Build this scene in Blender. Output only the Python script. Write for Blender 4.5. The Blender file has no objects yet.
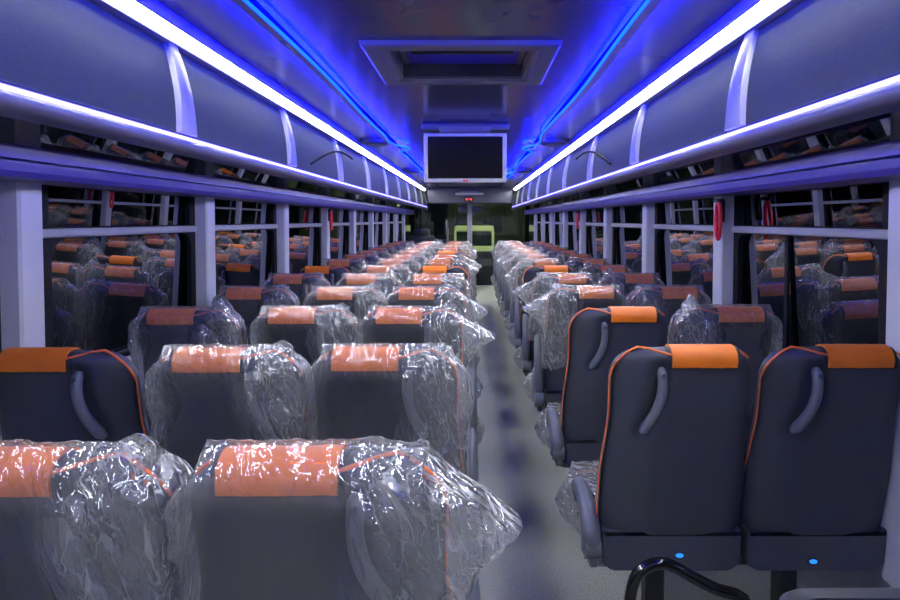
import bpy, bmesh, math, random
from mathutils import Vector, noise, Matrix

random.seed(7)
scene = bpy.context.scene
COL = scene.collection
ZC = 1.40            # camera height above the floor
CX = -0.075          # centre line of the vehicle
PI = math.pi

# ------------------------------------------------------------------ materials
def new_mat(name):
    m = bpy.data.materials.new(name)
    m.use_nodes = True
    nt = m.node_tree
    nt.nodes.clear()
    out = nt.nodes.new('ShaderNodeOutputMaterial')
    return m, nt, out

def N(nt, typ, **kw):
    n = nt.nodes.new(typ)
    for k, v in kw.items():
        setattr(n, k, v)
    return n

def principled(name, col, rough=0.5, metal=0.0, spec=0.5, var=0.0, vscale=8.0, bump=0.0, bscale=60.0,
               stretch=(1, 1, 1), coat=0.0, col2=None):
    m, nt, out = new_mat(name)
    b = N(nt, 'ShaderNodeBsdfPrincipled')
    b.inputs['Base Color'].default_value = (*col, 1)
    b.inputs['Roughness'].default_value = rough
    b.inputs['Metallic'].default_value = metal
    b.inputs['Specular IOR Level'].default_value = spec
    b.inputs['Coat Weight'].default_value = coat
    tc = N(nt, 'ShaderNodeTexCoord')
    mp = N(nt, 'ShaderNodeMapping')
    mp.inputs['Scale'].default_value = stretch
    nt.links.new(tc.outputs['Object'], mp.inputs['Vector'])
    if var > 0 or col2:
        ns = N(nt, 'ShaderNodeTexNoise')
        ns.inputs['Scale'].default_value = vscale
        ns.inputs['Detail'].default_value = 4
        nt.links.new(mp.outputs['Vector'], ns.inputs['Vector'])
        rp = N(nt, 'ShaderNodeValToRGB')
        c2 = col2 or tuple(min(1, c * (1 + var)) for c in col)
        c1 = col if col2 else tuple(c * (1 - var) for c in col)
        rp.color_ramp.elements[0].position = 0.35
        rp.color_ramp.elements[1].position = 0.65
        rp.color_ramp.elements[0].color = (*c1, 1)
        rp.color_ramp.elements[1].color = (*c2, 1)
        nt.links.new(ns.outputs['Fac'], rp.inputs['Fac'])
        nt.links.new(rp.outputs['Color'], b.inputs['Base Color'])
    if bump > 0:
        n2 = N(nt, 'ShaderNodeTexNoise')
        n2.inputs['Scale'].default_value = bscale
        n2.inputs['Detail'].default_value = 3
        nt.links.new(mp.outputs['Vector'], n2.inputs['Vector'])
        bp = N(nt, 'ShaderNodeBump')
        bp.inputs['Strength'].default_value = bump
        bp.inputs['Distance'].default_value = 0.004
        nt.links.new(n2.outputs['Fac'], bp.inputs['Height'])
        nt.links.new(bp.outputs['Normal'], b.inputs['Normal'])
    nt.links.new(b.outputs['BSDF'], out.inputs['Surface'])
    return m

def emitter(name, col, strength):
    m, nt, out = new_mat(name)
    e = N(nt, 'ShaderNodeEmission')
    e.inputs['Color'].default_value = (*col, 1)
    e.inputs['Strength'].default_value = strength
    nt.links.new(e.outputs[0], out.inputs['Surface'])
    return m

def plastic_film():
    m, nt, out = new_mat('clear_plastic_film')
    L = nt.links
    def math_(op, a=None, b=None, c=None, clamp=False):
        n = N(nt, 'ShaderNodeMath', operation=op, use_clamp=clamp)
        for k, x in enumerate((a, b, c)):
            if x is None: continue
            if isinstance(x, (int, float)): n.inputs[k].default_value = x
            else: L.new(x, n.inputs[k])
        return n.outputs[0]
    tc = N(nt, 'ShaderNodeTexCoord')
    oi = N(nt, 'ShaderNodeObjectInfo')
    at = N(nt, 'ShaderNodeAttribute', attribute_name='loose')
    loose = at.outputs['Fac']
    rnd = math_('MULTIPLY', oi.outputs['Random'], 37.0)
    add = N(nt, 'ShaderNodeVectorMath', operation='ADD')
    L.new(tc.outputs['Object'], add.inputs[0]); L.new(rnd, add.inputs[1])
    mp = N(nt, 'ShaderNodeMapping')
    mp.inputs['Scale'].default_value = (1.3, 1.0, 0.8)
    mp.inputs['Rotation'].default_value = (0.2, 0.5, 0.3)
    L.new(add.outputs[0], mp.inputs['Vector'])
    n0 = N(nt, 'ShaderNodeTexNoise'); n0.inputs['Scale'].default_value = 6; n0.inputs['Detail'].default_value = 1
    L.new(mp.outputs[0], n0.inputs['Vector'])
    sc = N(nt, 'ShaderNodeVectorMath', operation='SCALE'); sc.inputs['Scale'].default_value = 0.05
    L.new(n0.outputs['Color'], sc.inputs[0])
    ad2 = N(nt, 'ShaderNodeVectorMath', operation='ADD')
    L.new(mp.outputs[0], ad2.inputs[0]); L.new(sc.outputs[0], ad2.inputs[1])
    # faceted crumple: broad cells give flat facets that meet in sharp creases
    def vor(scale):
        v = N(nt, 'ShaderNodeTexVoronoi', feature='F1'); v.inputs['Scale'].default_value = scale
        L.new(ad2.outputs[0], v.inputs['Vector']); return v.outputs['Distance']
    def noi(scale, det=1, dist=0.0):
        v = N(nt, 'ShaderNodeTexNoise'); v.inputs['Scale'].default_value = scale; v.inputs['Detail'].default_value = det
        v.inputs['Distortion'].default_value = dist
        L.new(ad2.outputs[0], v.inputs['Vector']); return v.outputs['Fac']
    def ridge(fac): return math_('ABSOLUTE', math_('SUBTRACT', fac, 0.5))
    def streak(rot, sc_, scale, det):
        q = N(nt, 'ShaderNodeMapping'); q.inputs['Rotation'].default_value = rot; q.inputs['Scale'].default_value = sc_
        L.new(ad2.outputs[0], q.inputs['Vector'])
        v = N(nt, 'ShaderNodeTexNoise'); v.inputs['Scale'].default_value = scale; v.inputs['Detail'].default_value = det
        L.new(q.outputs[0], v.inputs['Vector']); return v.outputs['Fac']
    r1 = ridge(streak((0, 0.45, 0), (2.4, 2.4, 0.55), 9, 2)); r2 = ridge(streak((0, -0.7, 0.3), (2.6, 2.6, 0.7), 17, 2))
    h = math_('ADD', math_('MULTIPLY', vor(9), 0.55), math_('ADD', math_('MULTIPLY', r1, 2.0), math_('MULTIPLY', r2, 0.55)))
    bp = N(nt, 'ShaderNodeBump'); bp.inputs['Distance'].default_value = 0.02
    L.new(h, bp.inputs['Height'])
    L.new(math_('MULTIPLY_ADD', loose, 0.92, 0.08), bp.inputs['Strength'])
    tr = N(nt, 'ShaderNodeBsdfTransparent'); tr.inputs['Color'].default_value = (0.97, 0.97, 0.98, 1)
    gl = N(nt, 'ShaderNodeBsdfGlossy'); gl.inputs['Roughness'].default_value = 0.07
    L.new(bp.outputs['Normal'], gl.inputs['Normal'])
    df = N(nt, 'ShaderNodeBsdfDiffuse'); df.inputs['Color'].default_value = (0.85, 0.87, 0.9, 1)
    tl = N(nt, 'ShaderNodeBsdfTranslucent'); tl.inputs['Color'].default_value = (0.85, 0.87, 0.9, 1)
    L.new(bp.outputs['Normal'], df.inputs['Normal'])
    mxd = N(nt, 'ShaderNodeMixShader'); mxd.inputs[0].default_value = 0.45
    L.new(df.outputs[0], mxd.inputs[1]); L.new(tl.outputs[0], mxd.inputs[2])
    lw = N(nt, 'ShaderNodeLayerWeight'); lw.inputs['Blend'].default_value = 0.5
    lwb = N(nt, 'ShaderNodeLayerWeight'); lwb.inputs['Blend'].default_value = 0.5
    L.new(bp.outputs['Normal'], lwb.inputs['Normal'])
    # haze: film seen edge-on, doubled film along thin creases, and a little everywhere it is loose
    crease = math_('ADD', math_('SUBTRACT', 1.0, math_('MULTIPLY', r1, 40.0), clamp=True), math_('MULTIPLY', math_('SUBTRACT', 1.0, math_('MULTIPLY', r2, 34.0), clamp=True), 0.5))
    hz_l = math_('MULTIPLY_ADD', crease, 0.18, 0.25)
    edge = math_('MULTIPLY', math_('POWER', lw.outputs['Facing'], 3.0), 0.40)
    hz = math_('ADD', math_('MULTIPLY_ADD', loose, hz_l, 0.014), edge, clamp=True)
    m1 = N(nt, 'ShaderNodeMixShader')
    L.new(hz, m1.inputs[0]); L.new(tr.outputs[0], m1.inputs[1]); L.new(mxd.outputs[0], m1.inputs[2])
    fr = math_('MULTIPLY_ADD', math_('POWER', lwb.outputs['Facing'], 3.0), 0.85, 0.16, clamp=True)
    m2 = N(nt, 'ShaderNodeMixShader')
    L.new(fr, m2.inputs[0]); L.new(m1.outputs[0], m2.inputs[1]); L.new(gl.outputs[0], m2.inputs[2])
    L.new(m2.outputs[0], out.inputs['Surface'])
    return m

def window_glass(name, base, tint):
    m, nt, out = new_mat(name)
    L = nt.links
    tr = N(nt, 'ShaderNodeBsdfTransparent'); tr.inputs['Color'].default_value = (*tint, 1)
    gl = N(nt, 'ShaderNodeBsdfGlossy'); gl.inputs['Roughness'].default_value = 0.0
    gl.inputs['Color'].default_value = (0.92, 0.94, 1.0, 1)
    fr = N(nt, 'ShaderNodeFresnel'); fr.inputs['IOR'].default_value = 1.5
    ma = N(nt, 'ShaderNodeMath', operation='MULTIPLY_ADD', use_clamp=True)
    ma.inputs[1].default_value = 1.3; ma.inputs[2].default_value = base
    L.new(fr.outputs[0], ma.inputs[0])
    mx = N(nt, 'ShaderNodeMixShader')
    L.new(ma.outputs[0], mx.inputs[0]); L.new(tr.outputs[0], mx.inputs[1]); L.new(gl.outputs[0], mx.inputs[2])
    L.new(mx.outputs[0], out.inputs['Surface'])
    return m

M = {}
M['vinyl'] = principled('charcoal_vinyl', (0.043, 0.047, 0.060), 0.50, spec=0.45, bump=0.10, bscale=420, var=0.08, vscale=6)
M['panel'] = principled('charcoal_plastic', (0.060, 0.064, 0.080), 0.45, bump=0.05, bscale=300)
M['fabric'] = principled('grey_weave', (0.10, 0.105, 0.12), 0.85, var=0.3, vscale=60, bump=0.2, bscale=300)
M['orange'] = principled('orange_leatherette', (0.80, 0.185, 0.004), 0.50, bump=0.15, bscale=160, var=0.06, vscale=20)
M['piping'] = principled('orange_piping', (0.80, 0.16, 0.03), 0.5)
M['black'] = principled('black_edging', (0.012, 0.012, 0.018), 0.6)
M['handle'] = principled('grey_handle_plastic', (0.115, 0.125, 0.155), 0.42)
M['arm'] = principled('grey_armrest_plastic', (0.10, 0.11, 0.125), 0.45)
M['tube'] = principled('black_gloss_tube', (0.006, 0.006, 0.008), 0.12, spec=0.6)
M['metal'] = principled('dark_steel', (0.03, 0.03, 0.04), 0.4, metal=0.3)
M['film'] = plastic_film()
M['ceiling'] = principled('grey_gloss_laminate', (0.075, 0.075, 0.085), 0.17, spec=0.45, var=0.12, vscale=5)
M['ceil_side'] = principled('pale_gloss_laminate', (0.095, 0.095, 0.115), 0.2, spec=0.4)
M['door'] = principled('grey_rack_laminate', (0.078, 0.094, 0.064), 0.65, spec=0.2, var=0.07, vscale=120, stretch=(1, 0.3, 1.5), bump=0.05, bscale=200)
M['divider'] = principled('silver_divider', (0.36, 0.36, 0.40), 0.4, metal=0.15)
M['lip'] = principled('pale_grey_lip', (0.15, 0.14, 0.21), 0.38)
M['under'] = principled('dark_gloss_underside', (0.22, 0.22, 0.27), 0.05, metal=0.7, spec=0.9)
M['rail'] = principled('slate_blue_rail', (0.055, 0.040, 0.30), 0.34)
M['pillar'] = principled('pale_grey_moulding', (0.50, 0.51, 0.64), 0.45, var=0.03, vscale=4)
M['wall'] = principled('grey_wall_panel', (0.42, 0.42, 0.46), 0.55, var=0.05)
M['gasket'] = principled('black_rubber', (0.005, 0.005, 0.008), 0.6, spec=0.15)
M['bar'] = principled('grey_window_bar', (0.30, 0.30, 0.36), 0.4)
M['glass'] = window_glass('tinted_glass', 0.26, (0.22, 0.23, 0.25))
M['wind'] = window_glass('windscreen_glass', 0.03, (0.72, 0.76, 0.74))
M['strip'] = emitter('white_strip_light', (0.97, 1.0, 0.96), 84.0)
M['led'] = emitter('blue_white_led', (0.105, 0.095, 1.0), 12.0)
M['cove'] = emitter('blue_cove_led', (0.004, 0.06, 1.0), 5.0)
M['cove_hid'] = emitter('blue_cove_uplight', (0.0002, 0.0006, 1.0), 760.0)
M['ind'] = emitter('blue_indicator', (0.02, 0.22, 1.0), 1.6)
M['red_led'] = emitter('red_digits', (1.0, 0.05, 0.07), 3.0)
M['red'] = principled('red_plastic', (0.75, 0.012, 0.03), 0.35)
M['screen'] = principled('dark_screen', (0.005, 0.004, 0.006), 0.15, spec=0.12)
M['frame'] = principled('silver_screen_frame', (0.42, 0.42, 0.47), 0.4)
M['hatch'] = principled('grey_hatch_plastic', (0.13, 0.13, 0.17), 0.35)
M['frontp'] = principled('dark_grey_front_panel', (0.035, 0.034, 0.06), 0.5)
M['hatch_lit_blue'] = principled('hatch_painted_blue_light', (0.05, 0.03, 0.75), 0.3)  # blue light on the hatch pane is put into its base colour
M['arc'] = principled('matt_black_arc', (0.005, 0.005, 0.006), 0.8, spec=0.05)
M['dash'] = principled('black_dash', (0.012, 0.012, 0.016), 0.6)
M['bin'] = principled('dark_grey_bin', (0.025, 0.027, 0.034), 0.45)
M['asphalt'] = principled('asphalt', (0.04, 0.04, 0.04), 0.9, var=0.3, vscale=3)
M['van'] = principled('pale_yellow_paint', (0.66, 0.70, 0.45), 0.4)
M['darkglass'] = principled('dark_van_glass', (0.01, 0.02, 0.02), 0.1)
M['tyre'] = principled('tyre_rubber', (0.01, 0.01, 0.01), 0.8)
M['lamp'] = emitter('yard_lamp', (0.85, 1.0, 0.6), 40.0)
M['build'] = principled('olive_render', (0.16, 0.17, 0.11), 0.9, var=0.25, vscale=0.6)

# floor: grey speckled vinyl
def floor_mat():
    m, nt, out = new_mat('speckled_vinyl')
    L = nt.links
    b = N(nt, 'ShaderNodeBsdfPrincipled'); b.inputs['Roughness'].default_value = 0.58
    tc = N(nt, 'ShaderNodeTexCoord')
    n1 = N(nt, 'ShaderNodeTexNoise'); n1.inputs['Scale'].default_value = 190; n1.inputs['Detail'].default_value = 2
    n2 = N(nt, 'ShaderNodeTexNoise'); n2.inputs['Scale'].default_value = 2.2; n2.inputs['Detail'].default_value = 4
    L.new(tc.outputs['Object'], n1.inputs['Vector']); L.new(tc.outputs['Object'], n2.inputs['Vector'])
    r = N(nt, 'ShaderNodeValToRGB')
    r.color_ramp.elements[0].position = 0.38; r.color_ramp.elements[0].color = (0.36, 0.37, 0.29, 1)
    r.color_ramp.elements[1].position = 0.66; r.color_ramp.elements[1].color = (0.74, 0.76, 0.59, 1)
    L.new(n1.outputs['Fac'], r.inputs['Fac'])
    mx = N(nt, 'ShaderNodeMixRGB', blend_type='MULTIPLY'); mx.inputs[0].default_value = 0.2
    L.new(r.outputs[0], mx.inputs[1]); L.new(n2.outputs['Fac'], mx.inputs[2])
    L.new(mx.outputs[0], b.inputs['Base Color'])
    L.new(b.outputs[0], out.inputs['Surface'])
    return m
M['floor'] = floor_mat()

# ------------------------------------------------------------------ mesh helpers
def mesh(name, verts, faces, mat, smooth=False):
    me = bpy.data.meshes.new(name)
    me.from_pydata([tuple(v) for v in verts], [], faces)
    me.materials.append(mat)
    bm = bmesh.new(); bm.from_mesh(me)
    bmesh.ops.remove_doubles(bm, verts=bm.verts, dist=1e-6)
    bmesh.ops.recalc_face_normals(bm, faces=bm.faces)
    bm.to_mesh(me); bm.free()
    if smooth:
        for p in me.polygons: p.use_smooth = True
    me.update()
    return me

def link(name, me, parent=None, loc=None, rot=None):
    o = bpy.data.objects.new(name, me)
    COL.objects.link(o)
    if parent: o.parent = parent
    if loc: o.location = loc
    if rot: o.rotation_euler = rot
    return o

def thing(name, label, cat, loc=(0, 0, 0), rotz=0, group=None):
    o = bpy.data.objects.new(name, None)
    o.empty_display_size = 0.05
    COL.objects.link(o)
    o.location = loc; o.rotation_euler = (0, 0, rotz)
    o['label'] = label; o['category'] = cat
    if group: o['group'] = group
    return o

def struct(o):
    o['kind'] = 'structure'
    return o

class MB:
    def __init__(s): s.v = []; s.f = []
    def add(s, v, f):
        b = len(s.v); s.v += [tuple(x) for x in v]; s.f += [tuple(i + b for i in q) for q in f]; return s
    def box(s, x0, x1, y0, y1, z0, z1):
        v = [(x0, y0, z0), (x1, y0, z0), (x1, y1, z0), (x0, y1, z0), (x0, y0, z1), (x1, y0, z1), (x1, y1, z1), (x0, y1, z1)]
        return s.add(v, [(0, 3, 2, 1), (4, 5, 6, 7), (0, 1, 5, 4), (1, 2, 6, 5), (2, 3, 7, 6), (3, 0, 4, 7)])
    def bbox(s, x0, x1, y0, y1, z0, z1, r=0.01, seg=2):
        bm = bmesh.new()
        bmesh.ops.create_cube(bm, size=1)
        for v in bm.verts:
            v.co = ((x0 + x1) / 2 + v.co.x * (x1 - x0), (y0 + y1) / 2 + v.co.y * (y1 - y0), (z0 + z1) / 2 + v.co.z * (z1 - z0))
        bmesh.ops.bevel(bm, geom=bm.edges[:], offset=r, segments=seg, profile=0.5, affect='EDGES')
        bm.verts.index_update()
        s.add([v.co[:] for v in bm.verts], [[v.index for v in f.verts] for f in bm.faces]); bm.free(); return s
    def tube(s, pts, r, n=8, r2=None, up=(0, 0, 1), caps=True, closed=False):
        pts = [Vector(p) for p in pts]; m = len(pts); rings = []
        rr = r if isinstance(r, (list, tuple)) else [r] * m
        for i, p in enumerate(pts):
            if closed: t = pts[(i + 1) % m] - pts[i - 1]
            else: t = pts[min(i + 1, m - 1)] - pts[max(i - 1, 0)]
            t.normalize()
            u = Vector(up); a = t.cross(u)
            if a.length < 1e-3: a = t.cross(Vector((1, 0, 0)))
            a.normalize(); b = a.cross(t).normalized()
            q = (r2 / r if (r2 and not isinstance(r, (list, tuple))) else (r2 if r2 else 1))
            rings.append([p + a * rr[i] * math.cos(2 * PI * k / n) + b * rr[i] * q * math.sin(2 * PI * k / n) for k in range(n)])
        v = [x for g in rings for x in g]; f = []
        for i in range(m if closed else m - 1):
            j = (i + 1) % m
            for k in range(n):
                f.append((i * n + k, i * n + (k + 1) % n, j * n + (k + 1) % n, j * n + k))
        if caps and not closed:
            f.append(tuple(range(n))[::-1]); f.append(tuple((m - 1) * n + k for k in range(n)))
        return s.add(v, f)
    def extrude_y(s, prof, y0, y1, close=True):
        n = len(prof)
        v = [(x, y0, z) for x, z in prof] + [(x, y1, z) for x, z in prof]
        f = [(i, (i + 1) % n, n + (i + 1) % n, n + i) for i in range(n if close else n - 1)]
        if close: f += [tuple(range(n))[::-1], tuple(n + i for i in range(n))]
        return s.add(v, f)
    def disc(s, c, r, axis='z', n=24, h=0.01, rx=None):
        rx = rx or r; v = []; f = []
        for k in range(2):
            for i in range(n):
                a = 2 * PI * i / n; p, q, d = rx * math.cos(a), r * math.sin(a), (k - .5) * h
                o = {'z': (p, q, d), 'y': (p, d, q), 'x': (d, p, q)}[axis]
                v.append((c[0] + o[0], c[1] + o[1], c[2] + o[2]))
        f = [tuple(range(n)), tuple(range(n, 2 * n))] + [(i, (i + 1) % n, n + (i + 1) % n, n + i) for i in range(n)]
        return s.add(v, f)
    def mesh(s, name, mat, smooth=False): return mesh(name, s.v, s.f, mat, smooth)
    def obj(s, name, mat, parent=None, smooth=False, loc=None, rot=None):
        return link(name, s.mesh(name, mat, smooth), parent, loc, rot)

def smooth_path(pts, n=6):
    P = [Vector(p) for p in pts]; out = []
    for i in range(len(P) - 1):
        p0 = P[max(i - 1, 0)]; p1 = P[i]; p2 = P[i + 1]; p3 = P[min(i + 2, len(P) - 1)]
        for k in range(n):
            t = k / n
            out.append(0.5 * ((2 * p1) + (-p0 + p2) * t + (2 * p0 - 5 * p1 + 4 * p2 - p3) * t * t + (-p0 + 3 * p1 - 3 * p2 + p3) * t ** 3))
    out.append(P[-1]); return out

def auto_smooth(me, ang=35):
    for p in me.polygons: p.use_smooth = True
    bm = bmesh.new(); bm.from_mesh(me)
    for e in bm.edges:
        if len(e.link_faces) == 2 and e.calc_face_angle(0) > math.radians(ang): e.smooth = False
    bm.to_mesh(me); bm.free()

# ------------------------------------------------------------------ the seat
ZT, ZB = 1.053, 0.484        # top and bottom of the back
W0, RC = 0.203, 0.090       # half width and corner radius
BAND = -0.047               # head strip sits away from the aisle
def yback(z): return (ZT - z) * 0.20
def halfw(z):
    t = (z - ZB) / (ZT - ZB)
    w = W0 - 0.013 * min(1, max(0, (t - 0.35) / 0.3)) - 0.004 * math.exp(-((t - 0.62) / 0.2) ** 2)
    if z > ZT - RC:
        q = (z - (ZT - RC)) / RC
        w = w - RC + RC * math.sqrt(max(0.0, 1 - q ** 2.3))
    if t < 0.12: w -= 0.003 * (1 - t / 0.12) ** 2
    return w
def thick(z):
    t = (z - ZB) / (ZT - ZB)
    T = 0.115 - 0.035 * t
    return T
def topround(z):
    r = 0.035
    q = max(0.0, (z - (ZT - r)) / r)
    return math.sqrt(max(0.0, 1 - q * q))
def rear(z):
    T = thick(z); return yback(z) + T / 2 * (1 - topround(z)) * 0.92
def front(z):
    T = thick(z); return yback(z) + T - T / 2 * (1 - topround(z)) * 0.92
def hpos(t):
    """centre line of the grab handle: lateral (towards aisle), height"""
    z = 0.995 - 0.172 * t
    x = 0.060 + 0.040 * t - 0.016 * math.sin(PI * t) + 0.004
    return x, z
def levels():
    zs = [ZB + (ZT - RC - ZB) * i / 26 for i in range(26)]
    zs += [ZT - RC + RC * math.sin(PI / 2 * i / 12) for i in range(13)]
    return zs

def backrest_mesh(a):
    xs = [-1 + 2 * i / 30 for i in range(31)]
    zs = levels(); rings = []
    for z in zs:
        W = halfw(z); T = front(z) - rear(z); y0 = rear(z); ring = []
        for u in xs:                                   # rear surface
            x = u * W
            e = abs(u) ** 6 * 0.30 * T
            d = e
            xa = x
            # aisle-side wing falls away from the flat centre panel
            d += 0.026 * max(0.0, (xa - 0.075) / 0.13) ** 1.2
            d += 0.008 * max(0.0, (-xa - 0.15) / 0.06)
            # shallow recess round the handle
            tt = min(1, max(0, (0.995 - z) / 0.172)); hx, hz = hpos(tt)
            dist = math.hypot(xa - hx, (z - hz))
            d += 0.014 * math.exp(-(dist / 0.028) ** 4)
            ring.append((a * x, y0 + d, z))
        for k in range(1, 6):                          # aisle flank
            q = k / 6; ring.append((a * (W + 0.008 * math.sin(PI * q)), y0 + T * (0.34 + 0.5 * q), z))
        for u in xs[::-3]:
            x = u * W * 0.97
            ring.append((a * x, y0 + T - abs(u) ** 6 * 0.15 * T, z))
        for k in range(5, 0, -1):
            q = k / 6; ring.append((-a * (W + 0.008 * math.sin(PI * q)), y0 + T * (0.34 + 0.5 * q), z))
        rings.append(ring)
    n = len(rings[0]); v = [p for r in rings for p in r]; f = []
    for i in range(len(rings) - 1):
        for k in range(n):
            f.append((i * n + k, i * n + (k + 1) % n, (i + 1) * n + (k + 1) % n, (i + 1) * n + k))
    f.append(tuple(range(n))); f.append(tuple((len(rings) - 1) * n + k for k in range(n)))
    me = mesh('backrest', v, f, M['vinyl']); auto_smooth(me, 50); return me

def pad_mesh(a):
    """front cushion of the back, with side bolsters"""
    zs = [ZB - 0.02 + (ZT - 0.06 - ZB) * i / 14 for i in range(15)]
    v = []; f = []; m = 17
    for z in zs:
        W = halfw(z) - 0.025; y = yback(z) + thick(z) - 0.004
        edge = 1 - abs((zs.index(z)) / 7 - 1) ** 6
        for k in range(m):
            u = -1 + 2 * k / (m - 1)
            b = 0.022 + 0.03 * math.exp(-((abs(u) - 0.75) / 0.16) ** 2)
            v.append((u * W, y + b * (1 - abs(u) ** 8) * edge, z))
    for i in range(14):
        for k in range(m - 1):
            f.append((i * m + k, i * m + k + 1, (i + 1) * m + k + 1, (i + 1) * m + k))
    return mesh('back_cushion', v, f, M['fabric'], True)

def band_path():
    pts = []
    zs = [ZT - 0.046 + 0.046 * math.sin(PI / 2 * i / 8) for i in range(9)]
    for z in zs: pts.append((rear(z) , z, 0))
    for z in zs[::-1]: pts.append((front(z), z, 1))
    return pts
def wrap_strip(x0, x1, off, th, drop, mat, name, wav=0.0):
    """a strap folded over the top of the back"""
    pts = [p for p in band_path()]
    cyv = (rear(ZT) + front(ZT)) / 2
    outer = []; inner = []
    P = [Vector((0, y, z)) for y, z, s in pts]
    P[0].z -= drop; P[-1].z -= drop
    for i, p in enumerate(P):
        t = P[min(i + 1, len(P) - 1)] - P[max(i - 1, 0)]
        nrm = Vector((0, -t.z, t.y))
        if nrm.length < 1e-6: nrm = Vector((0, 0, 1))
        nrm.normalize()
        outer.append(p + nrm * (off + th)); inner.append(p + nrm * (off - 0.004))
    loop = outer + inner[::-1]; n = len(loop)
    xsn = 9; v = []; f = []
    for k in range(xsn):
        u = k / (xsn - 1); x = x0 + (x1 - x0) * u
        for i, p in enumerate(loop):
            dz = wav * noise.noise(Vector((x * 30, i * .7, 3))) if i < len(outer) else 0
            v.append((x, p.y + dz * .6, p.z + dz * .5))
    for k in range(xsn - 1):
        for i in range(n):
            f.append((k * n + i, k * n + (i + 1) % n, (k + 1) * n + (i + 1) % n, (k + 1) * n + i))
    f.append(tuple(range(n))); f.append(tuple((xsn - 1) * n + i for i in range(n)))
    me = mesh(name, v, f, mat); auto_smooth(me, 50); return me

def piping_mesh(a):
    mb = MB()
    for sgn in (1, -1):
        pts = []
        zs = ([0.53 + (ZT - RC - 0.53) * i / 10 for i in range(11)] if sgn == 1 else []) + [ZT - RC + RC * math.sin(PI / 2 * i / 10) * 0.985 for i in range(1 if sgn == 1 else 5, 11)]
        for z in zs:
            k = max(0, (z - (ZT - RC)) / RC)
            W = halfw(z)
            pts.append((a * sgn * (W + 0.0055), rear(z) + (thick(z) * 0.50) * (1 - k) + 0.012 * k, z + 0.003 * k))
        x_end = (BAND + 0.088) * 1 if sgn == 1 else (BAND - 0.088)
        xs_ = halfw(ZT * 0.9995 - 0.0006) * sgn
        for q in (0.25, 0.5, 0.75, 1.0):
            x = xs_ + (x_end - xs_) * q
            z = ZT + 0.002 - 0.016 * q ** 1.2
            pts.append((a * x, rear(z) - 0.003 + 0.006 * (1 - q), z))
        mb.tube(smooth_path(pts, 2), 0.0033, 6)
    return mb.mesh('piping', M['piping'], True)

def handle_mesh(a):
    pts = []; rad = []
    for i in range(17):
        t = -0.04 + 1.08 * i / 16
        x, z = hpos(t)
        lift = 0.024 * math.sin(PI * min(1, max(0, t))) ** 0.45 - 0.002
        pts.append((a * x, rear(z) + 0.010 - lift, z)); rad.append(0.0165 if 0 < i < 16 else 0.009)
    mb = MB().tube(pts, rad, 12, r2=0.8, up=(1, 0, 0))
    return mb.mesh('grab_handle', M['handle'], True)
def screw_mesh(a):
    x, z = hpos(0.06)
    return MB().disc((a * x, rear(z) - 0.018, z), 0.007, 'y', 14, 0.004).mesh('screw_cap', M['panel'])

def lower_mesh(a):
    mb = MB()
    yb = yback(0.47)
    prof = [(-0.199, 0.512), (-0.199, 0.408), (-0.17, 0.386), (0.17, 0.386), (0.199, 0.408), (0.199, 0.512), (0.192, 0.512), (0.190, 0.500), (-0.190, 0.500), (-0.192, 0.512)]
    n = len(prof)
    v = [(x, yb - 0.007 + (0.512 - z) * 0.10, z) for x, z in prof] + [(x * 0.98, yb + 0.12, z) for x, z in prof]
    f = [(i, (i + 1) % n, n + (i + 1) % n, n + i) for i in range(n)] + [tuple(range(n))[::-1], tuple(n + i for i in range(n))]
    mb.add(v, f)
    me = mb.mesh('lower_panel', M['panel'])
    bm = bmesh.new(); bm.from_mesh(me)
    bmesh.ops.bevel(bm, geom=[e for e in bm.edges if e.calc_face_angle(0) > .6], offset=0.005, segments=2, affect='EDGES')
    bm.to_mesh(me); bm.free(); auto_smooth(me, 40)
    return me
def cushion_mesh(a):
    y0 = yback(0.45) + 0.07
    mb = MB().bbox(-0.197, 0.197, y0, y0 + 0.44, 0.385, 0.485, 0.03, 4)
    me = mb.mesh('seat_cushion', M['fabric'], True); return me
def cpipe_mesh(a):
    y0 = yback(0.45) + 0.07; r = 0.03
    pts = [(a * 0.190, y0 + 0.02, 0.484), (a * 0.192, y0 + 0.2, 0.485), (a * 0.19, y0 + 0.40, 0.484), (a * 0.15, y0 + 0.425, 0.484), (-a * 0.15, y0 + 0.425, 0.484), (-a * 0.19, y0 + 0.4, 0.484), (-a * 0.19, y0 + 0.02, 0.484)]
    return MB().tube(smooth_path(pts, 4), 0.005, 6).mesh('cushion_piping', M['piping'], True)
def leg_mesh(a):
    y0 = yback(0.45)
    mb = MB().bbox(-0.03, 0.03, y0 + 0.16, y0 + 0.22, 0.012, 0.395, 0.006, 1)
    mb.bbox(-0.035, 0.035, y0 + 0.05, y0 + 0.40, 0.0, 0.016, 0.004, 1)
    mb.bbox(-0.19, 0.19, y0 + 0.10, y0 + 0.36, 0.35, 0.392, 0.006, 1)
    return mb.mesh('leg', M['metal'])
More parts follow.
